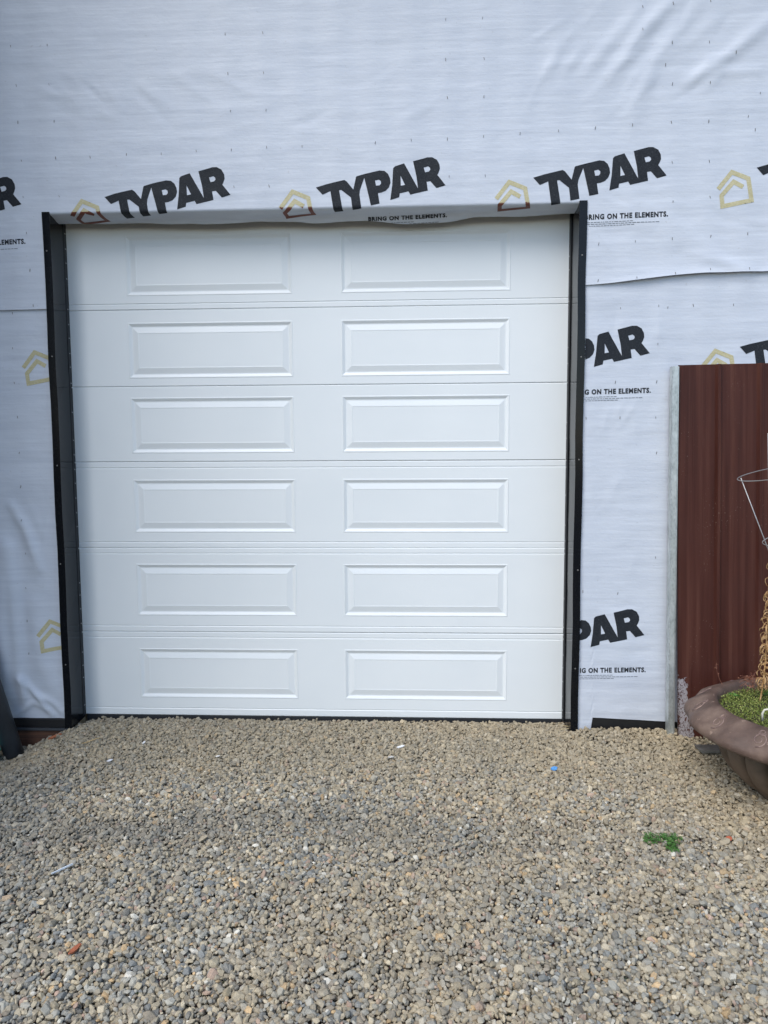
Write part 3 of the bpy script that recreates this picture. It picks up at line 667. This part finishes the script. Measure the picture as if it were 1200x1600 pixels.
V, F = lathe(bp, 400, lobes); mesh_obj('bowl', V, F, m_bowl.m, pot, smooth=True)
rp = [(.38, .335), (.46, .336), (.520, .332), (.545, .336), (.557, .350), (.556, .372), (.543, .392), (.52, .408), (.49, .426), (.465, .440), (.445, .447), (.428, .449), (.415, .442), (.408, .425), (.404, .36), (.404, .30)]
def scal(r, z, th, j): 
    k = max(0, (r - .46) / .10); return r * (1 + .018 * k * math.cos(th * 14)), z - .010 * k * (1 - math.cos(th * 14)) * .5
V, F = lathe(rp, 224, scal); rim = mesh_obj('rim', V, F, m_pot.m, pot, smooth=True)
def rimz(r): 
    ps = sorted([(a, b) for a, b in rp[5:12]]); return float(np.interp(r, [p[0] for p in ps], [p[1] for p in ps]))
for i in range(14):
    th0 = 2 * math.pi * (i + .5) / 14; mbw = MB()
    for (rc, rad, t0, sg) in ((.505, .034, 0, 1), (.470, .016, 1.2, -1)):
        pts = []
        for k in range(26):
            a = t0 + sg * k / 25 * 2 * math.pi * 1.45; rr = rad * (1 - .75 * k / 25); r = rc + rr * math.cos(a); th = th0 + rr * math.sin(a) / rc
            kk = max(0, (r - .46) / .10); r2 = r * (1 + .018 * kk * math.cos(th * 14))
            pts.append((r2 * math.cos(th), r2 * math.sin(th), rimz(r) - .010 * kk * (1 - math.cos(th * 14)) * .5 + .0005))
        mbw.add(tube(pts, [.0032 * (1 - .5 * k / 25) for k in range(26)], 6))
    mbw.obj('swirl', m_swirl.m, rim, smooth=True)
m_earth = Mat('potting_soil', (.04, .03, .022), .95); m_earth.bump(m_earth.noise(60, 5), .8, .01)
V, F = lathe([(0, .385), (.2, .385), (.402, .378)], 60); mesh_obj('soil', V, F, m_earth.m, pot, smooth=True)

def leaf_mat(name, a, b, c):
    m = Mat(name, b, .55); i = m.n('ShaderNodeObjectInfo'); m.base(m.ramp(m.noise(70, 3), [(.3, a), (.5, b), (.72, c)])); m.p.inputs['Subsurface Weight'].default_value = .0; return m
m_moss = leaf_mat('moss_green', (.05, .08, .012), (.17, .22, .035), (.42, .42, .13))
m_weed = leaf_mat('clover_green', (.025, .075, .012), (.05, .14, .02), (.11, .23, .05))
m_dry = leaf_mat('dry_stalk', (.26, .14, .05), (.46, .27, .11), (.66, .47, .25))
m_red = leaf_mat('dry_red_twig', (.14, .05, .03), (.26, .10, .06), (.36, .18, .10))
def leaflets(n, fn, size, up=.6, asp=.5, seed=1):
    r = random.Random(seed); V = []; F = []
    for _ in range(n):
        p = Vector(fn(r)); d = Vector((r.gauss(0, 1), r.gauss(0, 1), abs(r.gauss(0, 1)) * up)).normalized(); s = size * r.uniform(.6, 1.35)
        side = d.cross(Vector((r.gauss(0, 1), r.gauss(0, 1), r.gauss(0, 1)))).normalized() * s * asp; nrm = d.cross(side).normalized() * s * .15
        o = len(V); V += [p, p + d * s * .5 + side * .5 + nrm, p + d * s, p + d * s * .5 - side * .5 + nrm]; F.append((o, o + 1, o + 2, o + 3))
    return V, F
def moss_pt(r):
    a = r.uniform(0, 2 * math.pi); q = .40 * math.sqrt(r.random()); x, y = q * math.cos(a), q * math.sin(a)
    h = .392 + .034 * float(fbm(x * 9 + 5, y * 9 + 5)) + r.uniform(-.012, .014); return (PC[0] + x, PC[1] + y, PC[2] + h - .01)
V, F = leaflets(15000, moss_pt, .0095, 1.2, .55, 5)
tag(mesh_obj('moss', V, F, m_moss.m), 'bright green moss and tiny weeds filling the big brown planter', 'moss', kind='stuff')

def curly_stalk():
    mbs = MB(); mp = MB(); r = random.Random(4)
    A = Vector((3.838, -.76, .375)); B = Vector((3.868, -.78, 1.16)); pts = []
    for k in range(40):
        t = k / 39; pts.append(A.lerp(B, t) + Vector((.006 * math.sin(t * 9), .01 * math.cos(t * 6), 0)))
    mbs.add(tube(pts, [.0042 * (1 - .55 * k / 39) for k in range(40)], 6))
    for k in range(230):
        t = r.uniform(.10, 1); i = min(38, int(t * 39)); p = pts[i].lerp(pts[i + 1], r.random()); a = r.uniform(0, 6.28); rad = r.uniform(.004, .019)
        d = Vector((math.cos(a), math.sin(a), r.uniform(-.6, .5))); u = Vector((0, 0, 1)); c = p + d * rad
        arc = [c - d * rad * math.cos(q) + u * rad * math.sin(q) * r.uniform(.9, 1.4) for q in np.linspace(0, r.uniform(3.0, 5.6), 8)]
        mp.add(tube(arc, r.uniform(.0014, .0028), 4))
    o = mbs.obj('dried_stalk', m_dry.m, None, True); mp.obj('curled_pods', m_dry.m, o, True)
    return tag(o, 'tall dried brown stalk covered in curled seed pods growing in the planter', 'dried plant')
curly_stalk()
def twig(name, base, tip, n, label, mat, rad, seed, fl=.018):
    r = random.Random(seed); m = MB(); A, B = Vector(base), Vector(tip)
    pts = [A.lerp(B, k / 8) + Vector((r.gauss(0, .003), r.gauss(0, .003), 0)) for k in range(9)]; m.add(tube(pts, [rad * (1 - .08 * k) for k in range(9)], 5))
    for _ in range(n):
        p = pts[r.randint(4, 8)]; q = p + Vector((r.gauss(0, fl), r.gauss(0, fl), r.gauss(0.003, fl * .7))); m.add(tube([p, p.lerp(q, .5) + Vector((0, 0, .004)), q], rad * .6, 4))
        if r.random() < .7:
            vv, ff = leaflets(2, lambda rr: q, .008, .6, .7, r.randint(0, 999)); m.add((vv, ff))
    return tag(m.obj(name, mat, None), label, 'dried plant')
twig('dried_twig', (3.71, -.63, .40), (3.665, -.62, .535), 5, 'thin reddish dead twig standing alone over the planter back rim', m_red.m, .0018, 2, .006)
twig('dried_weed', (3.86, -.66, .39), (3.82, -.67, .485), 60, 'tangled reddish dead weed at the back of the planter', m_red.m, .0014, 3, .026)
m_pale = Mat('bleached_stem', (.62, .56, .48), .6)
tag(mesh_obj('bare_stem', *tube([(3.925, -.80, .38), (3.905, -.80, .50), (3.893, -.80, .60), (3.893, -.80, .64)], [.004, .0034, .003, .0022], 6), m_pale.m, None, True), 'bleached bare stem beside the tall dried stalk', 'dried plant')
def rosette(name, c, n, s, mat, label, cat, seed):
    r = random.Random(seed); m = MB()
    for k in range(n):
        a = 6.28 * k / n + r.uniform(-.2, .2); d = Vector((math.cos(a), math.sin(a), r.uniform(.2, .9))).normalized(); side = d.cross(Vector((0, 0, 1))).normalized(); L = s * r.uniform(.7, 1.2); p = Vector(c)
        V = [p]; rows = ((.3, .16), (.6, .26), (.85, .17))
        for t, wd in rows: q = p + d * L * t + Vector((0, 0, -L * .25 * t * t)); V += [q - side * L * wd, q + side * L * wd]
        V.append(p + d * L + Vector((0, 0, -L * .3))); m.add((V, [(0, 1, 2), (1, 3, 4, 2), (3, 5, 6, 4), (5, 7, 6)]))
    return tag(m.obj(name, mat, None, True), label, cat)
rosette('seedling', (3.735, -.70, .395), 14, .036, m_weed.m, 'small leafy green seedling at the left back of the planter', 'seedling', 3)
rosette('seedling', (3.935, -.66, .395), 12, .04, m_weed.m, 'small leafy green seedling behind the dried stalk in the planter', 'seedling', 8)
# pebble, plastic hook, cactus in the planter
def rock(name, loc, s, col, label, cat, seed, flat=(1, .85, .7), rough=.8):
    rg = np.random.default_rng(seed); v, f = ico(3)
    for _ in range(12):
        d = rg.normal(size=3); d /= np.linalg.norm(d); h = rg.uniform(.55, .85); q = v @ d; o = q > h; v[o] -= np.outer(q[o] - h, d)
    v = v * np.array(flat) * s; m = Mat(name + '_surface', col, rough); m.base(m.ramp(m.noise(60, 4), [(.3, tuple(c * .7 for c in col)), (.7, tuple(min(1, c * 1.15) for c in col))])); m.bump(m.noise(120, 4), .4, .002)
    o = mesh_obj(name, v, f, m.m, None, False); o.location = loc; o.rotation_euler = (0, 0, seed); return tag(o, label, cat)
rock('pebble', (3.875, -.855, .43), .024, (.36, .25, .17), 'round tan pebble lying on the moss in the planter', 'pebble', 5)
m_white = Mat('white_plastic', (.60, .58, .48), .55)
hk = tube([(3.715, -1.045, .40), (3.713, -1.045, .435), (3.722, -1.045, .452), (3.745, -1.05, .458), (3.79, -1.06, .456), (3.83, -1.07, .44)], [.0048] * 6, 8)
tag(mesh_obj('plastic_hoop', *hk, m_white.m, None, True), 'bent white plastic loop poking out of the planter moss', 'plastic hoop')
m_cact = Mat('cactus_green', (.09, .19, .07), .6)
V, F = lathe([(0, 0), (.018, .0), (.026, .03), (.028, .07), (.022, .10), (.010, .115), (0, .118)], 40, lambda r, z, th, j: (r * (1 + .1 * math.cos(th * 8)), z))
o = mesh_obj('cactus', V, F, m_cact.m, None, True); o.location = (3.905, -.93, .40); tag(o, 'stubby green cactus at the right of the planter', 'cactus')

# wire plant support
m_wire = Mat('wire_steel', (.42, .41, .39), .4, .7)
cage = empty('plant_support', (4.098, PC[1], .40), 'grey wire cone plant support standing in the planter with two hoops', 'plant support')
cage.rotation_euler = (0, R(-12.0), 0)
def hoop(r, z, thick=.0021): return tube([(r * math.cos(2 * math.pi * k / 48), r * math.sin(2 * math.pi * k / 48), z) for k in range(49)], thick, 6, False)
for r_, z_ in ((.24, 1.19), (.182, .87)): mesh_obj('hoop', *hoop(r_, z_), m_wire.m, cage, True)
for a in (180, 300, 60):
    a = R(a); mesh_obj('leg', *tube([(.243 * math.cos(a), .243 * math.sin(a), 1.205), (.182 * math.cos(a), .182 * math.sin(a), .87), (.01 * math.cos(a), .01 * math.sin(a), -.03)], .0022, 6), m_wire.m, cage, True)
# white stake
m_stake = Mat('white_painted_wood', (.78, .76, .72), .6); m_stake.bump(m_stake.noise(1, 4, (90, 90, 6)), .3, .002)
bm = bmesh.new(); box_bm(bm, -.02, .02, -.008, .008, 0, 1.36, .002); o = bm_obj('garden_stake', bm, m_stake.m); o.location = (3.897, -.80, .38); o.rotation_euler = (0, R(-3.1), 0)
tag(o, 'white painted flat stake rising behind the wire plant support', 'stake')

# grey plate under planter
m_plate = Mat('weathered_plate', (.16, .155, .14), .55, .3); m_plate.base(m_plate.ramp(m_plate.noise(14, 5), [(.3, (.09, .09, .08)), (.7, (.22, .21, .19))]))
bm = bmesh.new(); box_bm(bm, 0, .42, -.045, .045, 0, .012, .0015); box_bm(bm, .004, .42, -.049, -.0455, -.004, .011)
o = bm_obj('metal_plate', bm, m_plate.m); o.location = (3.65, -.455, .012); o.rotation_euler = (R(-4), 0, R(-1)); tag(o, 'flat grey metal strip lying on the gravel behind the planter', 'metal strip')

# ------------------------------------------------------------ left side: pipe and turquoise pot
m_pipe = Mat('charcoal_pipe', (.022, .027, .032), .45); m_pipe.bump(m_pipe.noise(14, 4), .15, .004)
m_pipe.base(m_pipe.ramp(m_pipe.noise(20, 5, (1, 1, .3)), [(.4, (.018, .022, .027)), (.7, (.032, .038, .044))]))
A = Vector((-.255, -.38, -.115)); B = Vector((-.79, -.275, 1.55)); d = (B - A).normalized()
V, F = tube([A, A + d * .003, A.lerp(B, .5), B - d * .003, B], [.050, .054, .054, .054, .050], 40, False)
n = len(V); V2, F2 = tube([A, B], [.047, .047], 40, False); V += V2; F += [tuple(i + n for i in f)[::-1] for f in F2]
F += [(i, n + i, n + (i + 1) % 40, (i + 1) % 40) for i in range(40)]; F += [(160 + i, 160 + (i + 1) % 40, n + 40 + (i + 1) % 40, n + 40 + i) for i in range(40)]
tag(mesh_obj('pipe', V, F, m_pipe.m, None, True), 'dark charcoal plastic pipe leaning against the wrapped wall left of the door', 'pipe')
m_turq = Mat('turquoise_plastic', (.05, .42, .38), .4)
V, F = lathe([(0, .004), (.062, .004), (.064, .0), (.072, .06), (.078, .068), (.078, .074), (.071, .074), (.060, .01), (0, .01)], 48)
o = mesh_obj('plant_pot', V, F, m_turq.m, None, True); o.location = (-.372, -.475, -.118); tag(o, 'small turquoise plastic pot at the foot of the dark pipe', 'pot')

# tall dark block, out of view, added to shade the left wall and gravel
m_shade_block = Mat('shade_block_cladding', (.05, .045, .04), .8); m_shade_block.base(m_shade_block.ramp(m_shade_block.noise(1, 5, (30, 30, 1.5)), [(.3, (.035, .03, .026)), (.7, (.085, .075, .065))]))
added_shade_block = empty('added_shade_block', (0, 0, 0), 'tall dark timber clad block added out of view at left to shade the wall and gravel', 'added_shade_block')
bm = bmesh.new(); k = 0; y = -.80
while y > -2.2:
    box_bm(bm, -.972, -.95, y - .147, y, -.12, 6.1, .003); y -= .151
bm_obj('shade_block_boards', bm, m_shade_block.m, added_shade_block)
bm = bmesh.new(); box_bm(bm, -3.2, -.975, -2.31, -.80, -.15, 6.1); bm_obj('wall', bm, m_shade_block.m, added_shade_block)
bm = bmesh.new(); box_bm(bm, -3.5, -.88, -2.4, -.70, 6.105, 6.2); bm_obj('roof', bm, m_roof.m, added_shade_block)  # top of the added shade block, out of view

# ------------------------------------------------------------ bits on the gravel
def gz(x, y): return float(ground_z(x, y))
def weed(cx, cy, label):
    r = random.Random(9); m = MB()
    for k in range(230):
        # three-lobed patch
        lx, ly, s = r.choice([(-.045, .0, .030), (.0, .015, .035), (.05, .01, .030), (.02, -.035, .024), (.03, -.07, .014)])
        x = cx + lx + r.gauss(0, s * .6); y = cy + ly + r.gauss(0, s * .55); z = gz(x, y) + .012 + r.uniform(0, .014)
        a0 = r.uniform(0, 6.28); L = r.uniform(.006, .011); tilt = Vector((r.gauss(0, .3), r.gauss(0, .3), 1)).normalized()
        for q in range(3):
            a = a0 + q * 2.09; d = Vector((math.cos(a), math.sin(a), 0)); d = (d - tilt * d.dot(tilt)).normalized(); sd = tilt.cross(d); p = Vector((x, y, z))
            m.add(([p, p + d * L * .6 + sd * L * .45, p + d * L * 1.05 + tilt * .001, p + d * L * .6 - sd * L * .45], [(0, 1, 2, 3)]))
    return tag(m.obj('weed', m_weed.m), label, 'weed')
weed(3.145, -1.40, 'small patch of bright green clover growing through the gravel')
def chip(name, x, y, L, W, T, rot, col, label, cat, lift=.016, jag=.0, tilt=0.0, rough=.75):
    m = Mat(name + '_surface', col, rough); m.base(m.ramp(m.noise(1, 5, (40, 200, 200)), [(.3, tuple(c * .65 for c in col)), (.7, tuple(min(1, c * 1.2) for c in col))])); m.bump(m.noise(1, 3, (60, 400, 400)), .5, .002)
    r = random.Random(int(abs(x) * 1000 + abs(y) * 77)); N = 7; V = []; F = []
    for i in range(N + 1):
        t = i / N * 2 - 1; w = W / 2 * (1 - jag * (abs(t) ** 2.2)) * (1 + jag * r.uniform(-.3, .3)); zb = .004 * math.sin(t * 2) * jag
        V += [(t * L / 2, -w, zb), (t * L / 2, w, zb), (t * L / 2 + jag * r.uniform(-.002, .002), w * .85, zb + T), (t * L / 2, -w * .85, zb + T)]
    for i in range(N):
        a = 4 * i
        for q in range(4): F.append((a + q, a + (q + 1) % 4, a + 4 + (q + 1) % 4, a + 4 + q))
    F += [(0, 3, 2, 1), (4 * N, 4 * N + 1, 4 * N + 2, 4 * N + 3)]
    o = mesh_obj(name, V, [f[::-1] for f in F], m.m); o.location = (x, y, gz(x, y) + lift); o.rotation_euler = (tilt, random.uniform(-.1, .1), R(rot)); return tag(o, label, cat)
chip('bark_chip', -.02, -.36, .085, .022, .006, 62, (.36, .12, .05), 'orange brown sliver of bark beside the black trim foot at left', 'bark', .022, .7, .5)
chip('straw', .235, -.44, .105, .008, .003, 42, (.50, .36, .18), 'pale dry straw lying on the gravel left of the door', 'straw', .016, .5)
chip('straw', 2.96, -.20, .09, .004, .002, 12, (.55, .45, .26), 'thin yellow straw by the foot of the right trim', 'straw', .016, .4)
chip('straw', 2.985, -.13, .07, .004, .002, -40, (.50, .40, .22), 'short dry straw crossing another at the right corner of the door', 'straw', .018, .4)
chip('bark_chip', .965, -2.17, .050, .018, .006, 70, (.42, .13, .06), 'reddish bark scrap on the gravel in the lower left foreground', 'bark', .016, .7, .3)
chip('leaf', 3.432, -1.385, .030, .024, .002, 20, (.42, .11, .05), 'small rust red dead leaf on the gravel below the planter', 'leaf', .018, .8, .2)
chip('wood_chip', .89, -1.03, .030, .020, .006, 12, (.56, .44, .30), 'tan square wood chip on the gravel in front of the door, left of centre', 'wood chip', .015, .1)
chip('wood_chip', .725, -1.925, .030, .026, .008, -10, (.52, .42, .28), 'pale square wood chip in the lower left foreground, the right of two', 'wood chip', .015, .1)
chip('wood_chip', .585, -1.915, .030, .024, .008, 30, (.50, .38, .25), 'tan wood chip at the left edge of the foreground gravel', 'wood chip', .015, .2)
chip('wood_chip', .90, -1.27, .030, .012, .005, 25, (.55, .42, .26), 'narrow tan wood chip on the gravel below the square one', 'wood chip', .015, .3)
chip('plastic_scrap', 2.816, -.739, .034, .030, .006, 30, (.10, .34, .72), 'torn bright blue plastic scrap on the gravel', 'plastic scrap', .016, .5)
chip('paper_scrap', 2.015, -.465, .045, .014, .004, 5, (.80, .82, .84), 'white torn paper scrap on the gravel near the door centre', 'paper scrap', .016, .8, .3)
chip('paper_scrap', 1.965, -.60, .035, .014, .004, -30, (.62, .62, .60), 'greyish paper scrap just in front of the white one', 'paper scrap', .016, .7)
chip('paper_scrap', .455, -.70, .030, .012, .004, 20, (.78, .80, .84), 'small white scrap on the gravel left of the door centre', 'paper scrap', .016, .8, .2)
chip('cable_scrap', .70, -1.72, .085, .007, .005, 50, (.62, .68, .74), 'pale grey cable offcut on the lower left gravel', 'cable', .016, .2)
chip('shell_scrap', .55, -.46, .022, .013, .004, 60, (.80, .80, .78), 'white shell fragment on the gravel near the left trim', 'shell', .016, .6)
chip('shell_scrap', 1.02, -.62, .022, .012, .004, 10, (.76, .74, .70), 'white shell fragment on the gravel in front of the left panels', 'shell', .016, .6)
